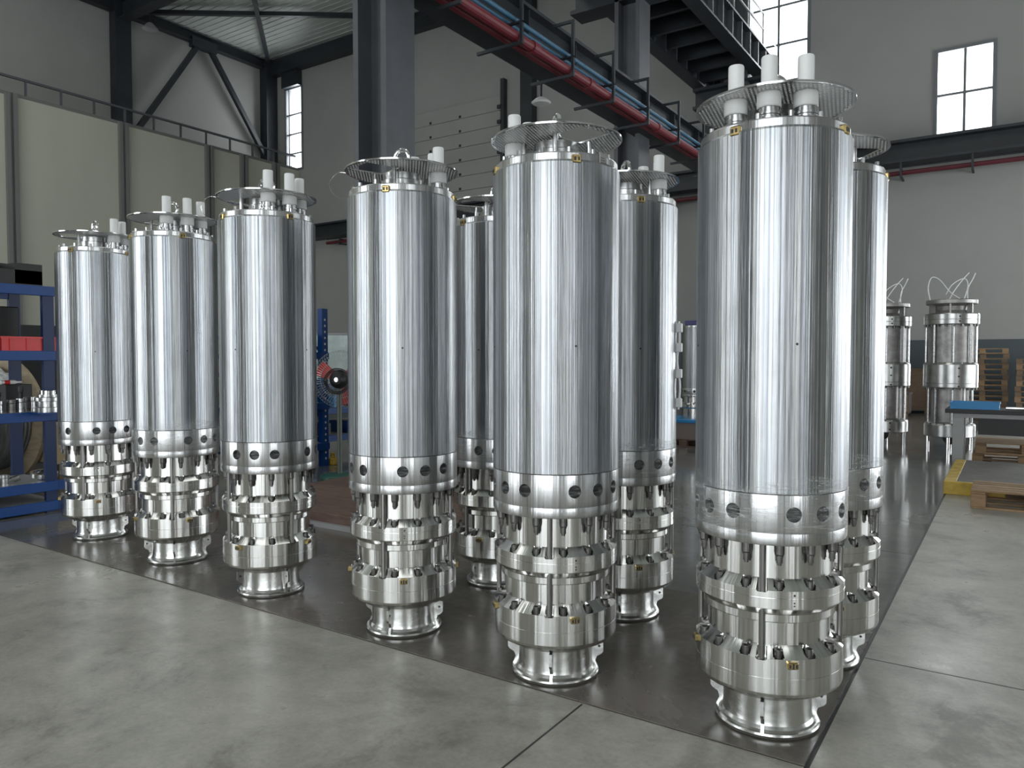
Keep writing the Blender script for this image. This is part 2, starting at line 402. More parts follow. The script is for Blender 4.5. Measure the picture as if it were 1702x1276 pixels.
# back wall steel
trim('trim_7', B((XL, 12, 25.85, 26.25, 16.2, 16.95)))                 # eave beam
trim('trim_8', beam((XL+.3, 18.15, 16.6), (-8, 18.15, 16.6), .5, .8, 'I'))
for i, x in enumerate((-16.6, -8.9)):
    trim('trim_%d' % (9+i), B((x-.28, x+.28, 25.9, 26.28, 0, ZC)))
gb = trim('trim_11', B((-30.2, 12, 25.55, 26.28, 7.52, 7.6), (-30.2, 12, 25.85, 25.95, 7.6, 8.12), (-30.2, 12, 25.55, 26.28, 8.12, 8.2)))
# roof bracing
trim('trim_12', beam((-32.4, 18.9, 16.85), (-22.5, 26, 16.85), .18, .18))
trim('trim_13', beam((-24.5, 18.5, 16.8), (-32.3, 25.8, 16.8), .18, .18))
trim('trim_14', beam((-24.5, 18.4, 16.85), (-17, 25.8, 16.85), .18, .18))
# high overhead door guides and raised panels on back wall
dr = empty('door_1', (-20.5, 26.28, 0), kind='structure')
obj('guide_rail', B((-2.72, -2.55, -.25, -.0, 7.6, 13.2)), M['steel'], dr)
obj('guide_rail', B((2.55, 2.72, -.25, -.0, 7.6, 13.2)), M['steel'], dr)
for k in range(7):
    obj('door_panel', B((-2.5, 2.5, -.12, -.0, 8.25+k*.62, 8.25+k*.62+.605), bev=.008), M['wall'], dr)
    for u in (-1.3, 0.35): obj('hinge', B((u-.05, u+.05, -.15, -.11, 8.25+k*.62+.03, 8.25+k*.62+.13)), M['steel'], dr)
    for u in (-2.5, 2.5): obj('roller', B((u-.09, u+.09, -.3, -.2, 8.25+k*.62+.02, 8.25+k*.62+.16)), M['steel'], dr)

# runway columns along x = -7.68
def column(n, x, y, z1):
    c = empty('trim_%d' % n, (x, y, 0), kind='structure')
    obj('web', B((-.22, .22, -.03, .03, 0, z1)), M['steel_mid'], c)
    obj('flange', B((-.32, -.22, -.3, .3, 0, z1)), M['steel_mid'], c)
    obj('flange', B((.22, .32, -.3, .3, 0, z1)), M['steel_mid'], c)
    return c
for n, y in ((15, 8.17), (16, 16.66), (17, 25.1)): column(n, -7.68, y, ZC)
# lower crane beam carrying the pipes
lb = empty('crane_beam', (-7.35, 0, 6.85), label='long dark steel crane beam crossing the hall, carrying red and blue pipes', cat='beam')
obj('flange', B((-.22, .22, 5.5, 25.8, 0, .06)), M['steel'], lb)
obj('web', B((-.04, .04, 5.5, 25.8, .06, .86)), M['steel'], lb)
obj('flange', B((-.22, .22, 5.5, 25.8, .86, .92)), M['steel'], lb)
obj('crane_rail', B((-.05, .05, 5.5, 25.8, .92, 1.02)), M['steel_mid'], lb)
y = 6.2
while y < 25.6:
    obj('stiffener', B((-.18, .18, y-.015, y+.015, .06, .86)), M['steel'], lb); y += 1.7
for (dx, dz, r, mt, nm, lab) in ((.52, -.02, .085, 'red_pipe', 'red_pipe', 'thick red pipe on the outer side of the crane beam brackets'),
                       (.32, .0, .075, 'red_pipe', 'red_pipe', 'thick red pipe on the inner side of the crane beam brackets'),
                       (.50, .26, .04, 'blue_pipe', 'blue_pipe', 'thin blue pipe running above the red pipes on the crane beam'),
                       (.36, .24, .035, 'blue_pipe', 'blue_pipe', 'thinner blue pipe beside the steel web of the crane beam')):
    p = obj(nm, T([(-7.35+dx, 5.5, 6.85+dz), (-7.35+dx, 25.8, 6.85+dz)], r, 14), M[mt], smooth=True)
    tag(p, lab, 'pipe')
    if dx == .52:
        for y in (10.9, 12.9, 16.2, 19.8): obj('coupling', T([(-6.83, y-.09, 6.83), (-6.83, y+.09, 6.83)], .105, 14), M['red_pipe'], p, smooth=True)
for k, y in enumerate((7.0, 8.7, 10.35, 12.05, 13.7, 15.4, 17.2, 18.9, 20.6, 22.3)):
    b = empty('pipe_bracket', (-7.35, y, 6.85), label=ORD[k]+' dark square pipe bracket along the crane beam, counted from the big near column', cat='bracket', group='brackets along the crane beam')
    obj('arm', B((-.25, .66, -.025, .025, -.16, -.11)), M['steel'], b)
    obj('upright', B((.61, .66, -.025, .025, -.11, .8)), M['steel'], b)
    obj('tie', B((.22, .66, -.02, .02, .8, .85)), M['steel'], b)
    obj('clamp', B((.38, .66, -.03, .03, .18, .21)), M['steel'], b)
# upper runway: two girders with cross ribs, walkway rail
ug = empty('runway_girder', (-8, 0, 10.7), label='massive dark high level runway girder with cross ribs under its deck', cat='girder')
for dx, nm in ((1.0, 'near_girder'), (-1.0, 'far_girder')):
    obj('flange', B((dx-.2, dx+.2, 10, 26.2, 0, .06)), M['steel'], ug)
    obj('web', B((dx-.03, dx+.03, 10, 26.2, .06, .8)), M['steel'], ug)
    obj('flange', B((dx-.2, dx+.2, 10, 26.2, .8, .86)), M['steel'], ug)
    y = 10.5
    while y < 26:
        obj('stiffener', B((dx-.18, dx+.18, y-.03, y+.03, .06, .8)), M['steel_mid'], ug); y += .85
y = 10.6
while y < 26:
    obj('cross_rib', B((-.97, .97, y-.06, y+.06, .15, .6)), M['steel'], ug); y += 1.1
obj('deck', B((-1, 1, 10, 26.2, .62, .7)), M['steel'], ug)
hr = empty('walkway_rail', (-6.85, 0, 11.56), label='pale handrail on top of the high runway girder near the tall window', cat='railing')
for z in (.5, 1.0): obj('rail', B((-.02, .02, 17, 26.2, z, z+.04)), M['table_grey'], hr)
for y in (17.2, 18.7, 20.2, 21.7, 23.2, 24.7): obj('baluster', B((-.02, .02, y-.02, y+.02, 0, 1.0)), M['table_grey'], hr)
for n, y in ((18, 16.66), (19, 25.1)):
    trim('trim_%d' % n, B((-9.2, -6.75, y-.3, y+.3, 10.0, 10.1), (-9.2, -6.75, y-.3, y+.3, 10.6, 10.7), (-9.2, -6.75, y-.03, y+.03, 10.1, 10.6)))
# dark building end girders beyond upper runway
trim('trim_20', beam((-9.2, 12, 12.6), (-9.2, 26, 12.6), .6, .9, 'I'))
# pipes on the back wall below its beam
p = obj('red_pipe', T([(-28, 25.7, 7.22), (12, 25.7, 7.22)], .07, 10), mat('maroon_pipe', (.10, .012, .02), .5), smooth=True); tag(p, 'dark red pipe running under the beam on the back wall', 'pipe')
p = obj('thin_pipe', T([(-28, 25.7, 7.40), (12, 25.7, 7.40)], .03, 8), M['steel'], smooth=True); tag(p, 'thin dark conduit just above the red pipe on the back wall', 'pipe')
for k, x in enumerate([-27+1.85*i for i in range(18)]):
    b = obj('wall_bracket', B((x-.03, x+.03, 25.58, 25.63, 7.05, 7.52), (x-.03, x+.03, 25.63, 26.28, 7.08, 7.13), (x-.03, x+.03, 25.63, 25.80, 7.3, 7.34)), M['steel'])
    tag(b, ORD[17-k]+' dark pipe hanger from the right, under the back wall beam', 'bracket', 'hangers under the back wall beam')
# high bay lamp
lp = empty('high_bay_lamp', (-31.5, 18.9, 15.9), label='round high bay lamp hanging from the roof by the left wall column', cat='lamp')
obj('shade', L([(.06, .28), (.12, .25), (.3, .05), (.33, 0), (.29, .02), (.05, .2)], 24), M['table_grey'], lp, smooth=True)
obj('stem', T([(0, 0, .25), (0, 0, 1.1)], .02, 6), M['steel'], lp)
lp = empty('high_bay_lamp', (-7.6, 12.4, 6.45), label='round white lamp hanging under the pipe bracket of the crane beam', cat='lamp')
obj('shade', L([(0, 0), (.16, .01), (.19, .04), (.12, .1), (.04, .14), (0, .14)], 24), M['white2'], lp, smooth=True)
obj('stem', T([(0, 0, .13), (0, 0, .41)], .02, 6), M['steel'], lp)
lp = tag(obj('wall_conduit', T([(-25.5, 26.2, 7.5), (-25.2, 26.2, 7.1), (-25.2, 26.2, 3.9), (-25.6, 26.15, 3.9)], .03, 6), M['steel_mid']), 'thin grey conduit with a tap hanging down the back wall', 'conduit')

# ------------------------------------------------------------------ the tall aluminium pumps
RJ, ZJ = .32, 2.536
PM = {}
def part_mesh(key, bm, mt, smooth=True): PM[key] = finish(bm, key, M[mt], smooth)
ROD = -22.5                                   # degrees from the clip direction (local 0)
BOLTS = [ROD+12.857+25.714*k for k in range(14)]
HOLES = [ROD+45+90*q+d for q in range(4) for d in (-23, 0, 23)]
part_mesh('motor_jacket', L([(.29, 1.058), (RJ-.002, 1.058), (RJ, 1.061), (RJ, ZJ-.012), (RJ-.006, ZJ-.002), (.29, ZJ-.002)], 128), 'jacket')
# skirt: a solid sleeve with twelve real ports
bm = L([(.300, .850), (.317, .850), (.3195, .855), (.3195, .898), (.3185, .900), (.3195, .902), (.3195, 1.053), (.3185, 1.056), (.300, 1.056)], 128, closed=True)
sk = obj('tmp_skirt', bm, M['skirt'], smooth=False)
bm = bmesh.new()
for a in HOLES:
    mtx = Matrix.Rotation(R(a), 4, 'Z') @ Matrix.Translation((.31, 0, .978)) @ Matrix.Rotation(R(90), 4, 'Y')
    bmesh.ops.create_cone(bm, cap_ends=True, segments=24, radius1=.0315, radius2=.0315, depth=.06, matrix=mtx)
ct = obj('tmp_cutter', bm, None)
mo = sk.modifiers.new('b', 'BOOLEAN'); mo.object = ct; mo.operation = 'DIFFERENCE'; mo.solver = 'EXACT'
bpy.context.view_layer.update()
me = bpy.data.meshes.new_from_object(sk.evaluated_get(bpy.context.evaluated_depsgraph_get()))
me.shade_smooth(); me.set_sharp_from_angle(angle=R(30)); PM['port_skirt'] = me
bpy.data.objects.remove(sk); bpy.data.objects.remove(ct)
part_mesh('strainer', L([(0, .93), (.306, .93), (.306, 1.03), (0, 1.03)], 64), 'strainer')
def bowl(key, z0, z_top, z_sh, r_out, r_neck, z_neck, low):
    """drum with a shoulder that has a milled pocket at every cap screw"""
    n = 14*24; bm = bmesh.new(); rr = [r_out, r_out-.0015, r_out-.007, r_out-.013, r_out-.019, r_out-.025, r_out-.031, r_out-.037, r_out-.0405]+([r_out-.046, r_neck+.001] if r_out-r_neck > .048 else [])
    rings = []
    for pr in low:
        rings.append([bm.verts.new((pr[0]*cos(2*pi*i/n), pr[0]*sin(2*pi*i/n), pr[1])) for i in range(n)])
    for r in rr:
        t = (r_out-r)/(r_out-r_neck); ring = []
        for i in range(n):
            a = math.degrees(2*pi*i/n); z = z_top+(z_sh-z_top)*t
            da = min(abs((a-b+180) % 360-180) for b in BOLTS); dx = r*R(da)
            cr = .2865
            if (dx/.0210)**2+((r-cr)/.0222)**2 < 1: z = min(z, z_top-.004)
            db = min(abs((a-(ROD+90*q)+180) % 360-180) for q in range(4)); dx = r*R(db)
            if dx < .0185 and r > .270: z = min(z, z_top-.008)
            ring.append(bm.verts.new((r*cos(2*pi*i/n), r*sin(2*pi*i/n), z)))
        rings.append(ring)
    for pr in ((r_neck, z_sh), (r_neck, z_neck)):
        rings.append([bm.verts.new((pr[0]*cos(2*pi*i/n), pr[0]*sin(2*pi*i/n), pr[1])) for i in range(n)])
    for a, b in zip(rings, rings[1:]):
        for i in range(n): bm.faces.new((a[i], a[(i+1) % n], b[(i+1) % n], b[i]))
    part_mesh(key, bm, 'machined')
bowl('lower_bowl', .2, .382, .424, .311, .258, .522, [(.10, .165), (.200, .167), (.236, .180), (.296, .214), (.306, .224), (.311, .238), (.311, .300), (.3100, .301), (.311, .3025)])
bowl('upper_bowl', .59, .664, .704, .313, .270, .852, [(.2, .522), (.276, .522), (.278, .526), (.278, .555), (.309, .584), (.313, .590), (.313, .632), (.3118, .633), (.313, .6345)])
part_mesh('base_foot', L([(0, 0), (.205, 0), (.222, .006), (.224, .018), (.220, .026), (.208, .028), (.200, .034), (.192, .048), (.188, .066), (.188, .172), (.0, .172)], 72), 'foot')
bm = bmesh.new()
pr = [(.180, .172), (.246, .172), (.247, .112), (.238, .098), (.214, .085), (.206, .06), (.221, .026), (.180, .022)]
va = [bm.verts.new((r, -.007, z)) for r, z in pr]; vb = [bm.verts.new((r, .007, z)) for r, z in pr]
bm.faces.new(va); bm.faces.new(vb)
for i in range(len(pr)): bm.faces.new((va[i], va[(i+1) % len(pr)], vb[(i+1) % len(pr)], vb[i]))
part_mesh('foot_rib', bm, 'foot', False)
bm = bmesh.new(); bmesh.ops.create_cone(bm, cap_ends=True, segments=14, radius1=.0065, radius2=.0065, depth=.016, matrix=Matrix.Translation((.226, 0, .138)) @ Matrix.Rotation(R(90), 4, 'X'))
part_mesh('rib_hole', bm, 'dark')
def cap_screw(z):
    bm = bmesh.new(); lathe(bm, [(0, z-.012), (.0165, z-.012), (.0165, z+.022), (.0150, z+.025), (.009, z+.025), (.009, z+.014), (0, z+.014)], 16, .2870, 0)
    lathe(bm, [(.0165, z-.002), (.0180, z-.002), (.0180, z+.002), (.0165, z+.002)], 16, .2870, 0); return bm
part_mesh('cap_screw_low', cap_screw(.392), 'bolt'); part_mesh('cap_screw_up', cap_screw(.674), 'bolt')
bm = bmesh.new(); lathe(bm, [(0, .853), (.0195, .853), (.0195, .812), (.016, .806), (.016, .800), (0, .800)], 14, .290, 0)
cyl(bm, .013, .775, .801, 12, .290, 0); cyl(bm, .009, .765, .776, 10, .290, 0); part_mesh('hanging_bolt', bm, 'bolt')
bm = bmesh.new(); cyl(bm, .0125, .378, .853, 16, .2945, 0); part_mesh('tie_rod', bm, 'rod')
bm = B((.305, .327, -.023, .023, .348, .378), bev=.005); part_mesh('brass_clip', bm, 'brass', False)
bm = B((.3265, .3275, -.004, .004, .352, .374), (.300, .329, -.017, -.009, .356, .370), (.300, .329, .009, .017, .356, .370)); part_mesh('clip_screw', bm, 'dark', False)
def dimple(z, r, rad, n=10):
    bm = bmesh.new(); bmesh.ops.create_cone(bm, cap_ends=True, segments=n, radius1=r, radius2=r, depth=.006, matrix=Matrix.Translation((rad-.0022, 0, z)) @ Matrix.Rotation(R(90), 4, 'Y')); return bm
bm = dimple(.648, .0045, .313); b2 = None
for z in (.617, .605):
    bmesh.ops.create_cone(bm, cap_ends=True, segments=8, radius1=.0035, radius2=.0035, depth=.006, matrix=Matrix.Translation((.3108, 0, z)) @ Matrix.Rotation(R(90), 4, 'Y'))
part_mesh('tapped_holes', bm, 'dark', False)
part_mesh('sight_hole', dimple(1.665, .0055, RJ), 'dark', False)
# top
part_mesh('top_flange', L([(0, ZJ-.004), (.300, ZJ-.004), (.3085, ZJ), (.3085, ZJ+.030), (.304, ZJ+.036), (.15, ZJ+.036), (.148, ZJ+.042), (0, ZJ+.042)], 96), 'skirt')
part_mesh('hub', L([(0, 2.57), (.128, 2.57), (.128, 2.582), (.120, 2.586), (.120, 2.640), (.112, 2.645), (.112, 2.682), (.06, 2.690), (0, 2.690)], 48), 'hub')
bm = bmesh.new(); cyl(bm, .0105, 2.565, 2.598, 10, .282, 0); part_mesh('stud', bm, 'hub')
bm = bmesh.new(); cyl(bm, .013, 2.565, 2.698, 12, .165, 0); part_mesh('post', bm, 'hub')
bm = B((.298, .324, -.022, .022, ZJ-.020, ZJ+.020), bev=.005); part_mesh('top_clip', bm, 'brass', False)
bm = B((.30, .3265, -.014, -.004, ZJ-.008, ZJ+.008), (.30, .3265, .005, .013, ZJ-.008, ZJ+.008)); part_mesh('top_clip_screw', bm, 'dark', False)
# perforated disc: hexagonal cells each with a round hole, one cut-out
def perforated():
    bm = bmesh.new(); p = .0185; hr = .0058; z0, z1 = 2.695, 2.704; rows = 21
    def cell_ok(x, y):
        r = math.hypot(x, y)
        if r > .316: return False
        if .07 < x < .285 and abs(y) < .105: return False     # cut-out
        for a in (-40, 0, 40):                                # sleeves pass through
            cx, cy = .215*cos(pi+R(a)), .215*sin(pi+R(a))
            if math.hypot(x-cx, y-cy) < .030: return False
        return True
    for j in range(-rows, rows+1):
        for i in range(-rows, rows+1):
            x = (i+(j % 2)*.5)*p; y = j*p*.8660
            if not cell_ok(x, y): continue
            hx = [(x+p*.57735*cos(R(30+60*k)), y+p*.57735*sin(R(30+60*k))) for k in range(6)]
            ho = [(x+hr*cos(R(30+60*k)), y+hr*sin(R(30+60*k))) for k in range(6)]
            w = [[bm.verts.new((*q, z)) for q in ho] for z in (z0, z1)]
            for k in range(6): bm.faces.new((w[0][k], w[1][k], w[1][(k+1) % 6], w[0][(k+1) % 6])).material_index = 1
            for z in (z0, z1):
                a = [bm.verts.new((*q, z)) for q in hx]; b = [bm.verts.new((*q, z)) for q in ho]
                for k in range(6): bm.faces.new((a[k], a[(k+1) % 6], b[(k+1) % 6], b[k]))
    return bm
part_mesh('perforated_disc', perforated(), 'disc', False); PM['perforated_disc'].materials.append(M['lit_hole_wall'])
bm = L([(.308, 2.696), (.330, 2.696), (.330, 2.704), (.308, 2.704)], 96, closed=True); part_mesh('disc_rim', bm, 'bright')
bm = B((.062, .285, -.118, -.100, 2.6965, 2.7035), (.062, .285, .100, .118, 2.6965, 2.7035), (.055, .073, -.118, .118, 2.6965, 2.7035), (.278, .296, -.118, .118, 2.6965, 2.7035)); part_mesh('cutout_edge', bm, 'bright', False)
part_mesh('conduit_tube', L([(0, 2.700), (.046, 2.700), (.046, 2.706), (.034, 2.722), (.0325, 2.732), (.0325, 2.836), (.030, 2.842), (.024, 2.842), (.024, 2.80), (0, 2.80)], 32), 'white')
part_mesh('conduit_collar', L([(0, 2.632), (.046, 2.632), (.049, 2.636), (.049, 2.690), (.045, 2.697), (0, 2.697)], 32), 'white2')
part_mesh('gland', L([(0, 2.570), (.052, 2.570), (.052, 2.590), (.043, 2.592), (.043, 2.6), (.047, 2.602), (.047, 2.612), (.042, 2.614), (.042, 2.633), (0, 2.633)], 28), 'hub')
bm = bmesh.new(); tube(bm, [(.046*cos(2*pi*k/24), 0, 2.785+.046*sin(2*pi*k/24)) for k in range(24)], .0125, 10, True)
lathe(bm, [(0, 2.69), (.03, 2.69), (.033, 2.715), (.018, 2.735), (0, 2.737)], 20); part_mesh('lifting_eye', bm, 'bright')
bm = bmesh.new(); tube(bm, smoothpts([(.322, 0, 2.55), (.40, .01, 2.57), (.43, .02, 2.64), (.38, .02, 2.70), (.325, .0, 2.703)], 8), .0013, 5); part_mesh('seal_wire', bm, 'bright')
# stretch film band
bm = bmesh.new(); n = 120; rows = 12; vs = []
for j in range(rows+1):
    row = []
    for i in range(n):
        a = 2*pi*i/n; z = .885+(1.115-.885)*j/rows+.012*sin(3*a+1)+.008*sin(7*a)
        r = .3225+.0016*sin(23*a+j*1.3)+.0012*random.uniform(-1, 1)
        row.append(bm.verts.new((r*cos(a), r*sin(a), z)))
    vs.append(row)
for a, b in zip(vs, vs[1:]):
    for i in range(n): bm.faces.new((a[i], a[(i+1) % n], b[(i+1) % n], b[i]))
part_mesh('stretch_film', bm, 'film')

def pump(x, y, a_clip, tau, psi, label, eye=60, film=False, tagged=False, wire=False, group='tall aluminium pumps standing on the dark sheet'):
    """a_clip, tau, psi: directions of clip, conduits and top clips, degrees from the camera side"""
    P = empty('submersible_pump', (x, y, .006), R(-56.3+a_clip), label, 'pump', group)
    def put(key, name, ang=0, loc=(0, 0, 0), par=P): return obj(name, PM[key], None, par, loc, (0, 0, R(ang)))
    for k in ('base_foot', 'lower_bowl', 'upper_bowl', 'port_skirt', 'strainer', 'motor_jacket', 'top_flange', 'hub'): put(k, k)
    for q in range(4):
        rb = put('foot_rib', 'foot_rib', ROD+90*q); put('rib_hole', 'hole', 0, par=rb)
        put('tie_rod', 'tie_rod', ROD+90*q)
        c = put('brass_clip', 'brass_clip', 90*q); put('clip_screw', 'screw', 0, par=c)
        c = put('top_clip', 'brass_clip', psi-a_clip+90*q); put('top_clip_screw', 'screw', 0, par=c)
        put('tapped_holes', 'tapped_hole', 90*q+1); put('sight_hole', 'sight_hole', 90*q)
        put('post', 'post', tau-a_clip+45+90*q)
    for b in BOLTS:
        put('cap_screw_low', 'cap_screw', b); put('cap_screw_up', 'cap_screw', b); put('hanging_bolt', 'hanging_bolt', b); put('stud', 'stud', b+5)
    d = put('perforated_disc', 'perforated_disc', tau-a_clip+180); put('disc_rim', 'rim', 0, par=d); put('cutout_edge', 'cutout_edge', 0, par=d)
    for da in (-40, 0, 40):
        a = R(tau-a_clip+da); l = (.215*cos(a), .215*sin(a), 0)
        c = put('conduit_collar', 'conduit', 0, l); put('gland', 'gland', 0, par=c)
        put('conduit_tube', 'conduit_tube', 0, par=c)
    put('lifting_eye', 'lifting_eye', eye-a_clip)
    if film:
        f = put('stretch_film', 'stretch_film', 0); f['label'] = 'clear wrinkled stretch film wound around the ported skirt'
    if wire: put('seal_wire', 'seal_wire', -90-a_clip+wire)
    if tagged:
        a = 42-a_clip
        t = obj('metal_tag', B((.311, .314, -.026, .026, 2.49, 2.585), bev=.002), M['cast'], P, (0, 0, 0), (0, 0, R(a))); t['label'] = 'small stamped metal tag hanging on a wire'
        obj('tag_marks', B(*[(.3139, .3146, -.018, .018-.006*(i % 3), 2.5+i*.011, 2.504+i*.011) for i in range(6)]), M['bolt'], t)
        obj('tag_wire', T(smoothpts([(.3145, 0, 2.58), (.31, .01, 2.64), (.3, .03, 2.697)], 5), .0015, 5), M['bright'], t)
    return P
PF = pump(-.893, 3.40, -1, -24, -47, 'closest and largest-looking aluminium pump, three white tubes on top, film round its ports', eye=60, film=True)
PE = pump(-1.945, 3.32, 13.7, -140, 14, 'front row pump with a small metal tag hanging from its top, second from the right', eye=15, tagged=True)
PD = pump(-3.02, 3.36, 8, 128, -8, 'front row pump with a wire loop at left, between the tagged pump and third one', eye=75, wire=-4)
PC = pump(-4.28, 3.39, -22, 60, 45, 'third aluminium pump from the left, standing just right of the two smallest-looking ones', eye=90, wire=6)
PB = pump(-5.56, 3.50, 39.5, 52, 36, 'second aluminium pump from the left, overlapping the leftmost pump', eye=70, film=True)
PA = pump(-6.88, 3.575, 26, 112, -8, 'leftmost aluminium pump, beside the blue shelving rack', eye=50, wire=0)
PG = pump(-3.09, 4.44, -22, 110, -47, 'rear row pump half hidden between the two central front pumps', film=True)
PH = pump(-2.04, 4.34, 8, 100, 8, 'rear row pump seen right of the tagged pump, white tube and small cap on top', eye=20, film=True)
PI_ = pump(-.87, 4.26, -1, -85, -26, 'rear row pump mostly hidden behind the closest pump at the right', film=True)
# padded cable strapped to the back side of the rear pump
cb = obj('padded_cable', T(smoothpts([(-1.715, 4.42, 1.84), (-1.71, 4.42, 1.72), (-1.725, 4.42, 1.6), (-1.705, 4.42, 1.45), (-1.715, 4.42, 1.30)], 6), .007, 8), M['cable_white'], smooth=True)
tag(cb, 'white cable with four square pads beside the rear row pump', 'cable')
for z in (1.80, 1.68, 1.52, 1.34):
    obj('pad', B((-1.732, -1.695, 4.405, 4.435, z-.028, z+.028), bev=.004), M['white'], cb)

# ------------------------------------------------------------------ finished pumps at the back
def cast_pump(x, y, label):
    P = empty('cast_pump', (x, y, 0), R(-56.3+12), label, 'pump', 'finished cast pumps by the far wall')
    def lt(name, prof, mt, n=56): return obj(name, L(prof, n), M[mt], P, smooth=True)
    lt('top_plate', [(0, 2.555), (.385, 2.555), (.40, 2.565), (.40, 2.62), (.39, 2.635), (0, 2.635)], 'cast')
    lt('throat', [(.30, 2.39), (.26, 2.45), (.27, 2.52), (.33, 2.556), (0, 2.556)], 'cast')
    for q in range(6):
        obj('gusset', B((.28, .375, -.012, .012, 2.385, 2.56)), M['cast'], P, rot=(0, 0, R(15+60*q)))
    lt('upper_flange', [(0, 2.2), (.42, 2.2), (.43, 2.21), (.43, 2.28), (.425, 2.285), (.43, 2.29), (.43, 2.375), (.42, 2.39), (0, 2.39)], 'collar')
    lt('stator_casing', [(.355, 1.54), (.355, 2.2)], 'cast')
    lt('middle_collar', [(0, 1.1), (.415, 1.1), (.425, 1.11), (.425, 1.17), (.42, 1.175), (.425, 1.18), (.425, 1.50), (.40, 1.535), (.35, 1.545), (0, 1.545)], 'collar')
    lt('lower_casing', [(.295, .49), (.295, 1.1)], 'cast')
    lt('base_flange', [(0, .24), (.39, .24), (.40, .25), (.40, .44), (.385, .47), (.30, .50), (0, .50)], 'collar')
    for q in range(8):
        for (r, z0, z1) in ((.385, 1.5, 2.24), (.335, .42, 1.13)):
            bm = bmesh.new(); cyl(bm, .02, z0, z1, 10, r, 0); obj('tie_rod', bm, M['hub'], P, rot=(0, 0, R(7+45*q)), smooth=True)
    bolt = {}
    for z in (2.185, 1.085, 1.52, .455):
        bm = bmesh.new(); cyl(bm, .02, z-.02, z+.02, 8, .395 if z > 1.0 else .375, 0); bolt[z] = finish(bm, 'nut', M['bolt'])
        for q in range(20): obj('nut', bolt[z], None, P, rot=(0, 0, R(18*q)))
    for q in range(4):
        bm = bmesh.new(); cyl(bm, .03, 0, .25, 12, .33, 0); obj('leg', bm, M['bright'], P, rot=(0, 0, R(45+90*q)), smooth=True)
    lt('bottom_fitting', [(0, .08), (.04, .09), (.09, .15), (.12, .24), (0, .25)], 'bolt', 20)
    for z in (2.33, 2.25, 1.44, 1.3, 1.13, .42, .3):
        bm = bmesh.new(); bmesh.ops.create_cone(bm, cap_ends=True, segments=10, radius1=.016, radius2=.016, depth=.01, matrix=Matrix.Translation((.425 if z > 1 else .400, 0, z)) @ Matrix.Rotation(R(90), 4, 'Y'))
        obj('port', bm, M['dark'], P, rot=(0, 0, R(-25)))
    return P
PJ = cast_pump(-.93, 15.36, 'grey cast pump with rods standing left of the work bench')
PK = cast_pump(-2.02, 15.75, 'grey cast pump partly hidden behind the nearest aluminium pumps')
for P, ld in ((PJ, 'loose white leads looping out of the top of the cast pump by the bench'), (PK, 'loose white leads looping out of the half hidden cast pump')):
    x, y, z = P.location; r_ = Vector((cos(YAW), sin(YAW), 0)); f_ = Vector((-sin(YAW), cos(YAW), 0)); o = Vector((x, y, 2.63))
    def q(a, b, c): return o+r_*a+Vector((0, 0, b))+f_*c
    bm = bmesh.new()
    for pts in ([(-.38, 0, 0), (-.42, .22, 0), (-.36, .4, 0), (-.22, .36, 0), (0, .15, .05), (.2, .02, .05)],
                [(.0, 0, .1), (.1, .18, .1), (.25, .38, .1), (.36, .5, .1)],
                [(-.02, .12, .15), (.1, .3, .15), (.3, .4, .15), (.37, .28, .15), (.3, 0, .15)],
                [(.22, 0, -.1), (.22, .2, -.1), (.3, .36, -.1), (.35, .47, -.1)]):
        tube(bm, smoothpts([q(*p) for p in pts], 6), .0085, 6)
    tag(obj('lead_wires', bm, M['cable_white'], smooth=True), ld, 'cable')

# ------------------------------------------------------------------ pallets
def pallet_boxes(w=1.2, d=.8, h=.144):
    """(name, box) pieces, origin at front-left-bottom corner, w along x"""
    out = []
    for k in range(5):
        c = d*(k+.5)/5; hw = .06 if k in (0, 2, 4) else .045
        c = min(max(c, hw), d-hw); out.append(('deck_board', (0, w, c-hw, c+hw, h-.022, h)))
    for xx in (0, w/2-.07, w-.14): out.append(('stringer', (xx, xx+.14, 0, d, h-.044, h-.0225)))
    for xx in (0, w/2-.07, w-.14):
        for yy in (0, d/2-.05, d-.1): out.append(('block', (xx, xx+.14, yy, yy+.1, .022, h-.0445)))
    for yy in (0, d/2-.05, d-.1): out.append(('bottom_board', (0, w, yy, yy+.1, 0, .0215)))
    return out
def pallet(loc, rz, label, mt='pine', group=None, parts=True, **k):
    if parts:
        P = empty('wooden_pallet', loc, rz, label, 'pallet', group)
        for nm, b in pallet_boxes(**k): obj(nm, B(b, bev=.003), M[mt], P)
        return P
    key = 'pallet'+mt
    if key not in PM: PM[key] = finish(B(*[b for _, b in pallet_boxes(**k)]), 'wooden_pallet', M[mt])
    return tag(obj('wooden_pallet', PM[key], None, None, loc, (0, 0, rz)), label, 'pallet', group)
for k in range(13):
    pallet((-1.32+random.uniform(-.02, .02), 24.4+random.uniform(-.02, .02), .145*k), random.uniform(-.01, .01), ('topmost' if k == 12 else ORD[12-k]+' from the top')+' weathered pallet in the taller far stack', 'pine_dark' if k % 3 else 'pine', 'taller far pallet stack', False)
for k in range(11):
    pallet((.05+random.uniform(-.02, .02), 24.1+random.uniform(-.02, .02), .145*k), random.uniform(-.01, .01), ('topmost' if k == 10 else ORD[10-k]+' from the top')+' pallet in the far stack cut off by the photo edge', 'pine_dark' if k % 3 else 'pine', 'lower far pallet stack', False)
pallet((-.36, 9.45, 0), 0, 'pale wooden pallet lying in front of the yellow-edged platform', w=1.2, d=.78, h=.20)
pallet((-.50, 13.32, .03), 0, 'lower of the two wooden pallets stacked under the work bench', w=1.3, d=.9, h=.15)
pallet((-.46, 13.30, .181), R(1), 'upper of the two wooden pallets stacked under the work bench', w=1.3, d=.9, h=.17)
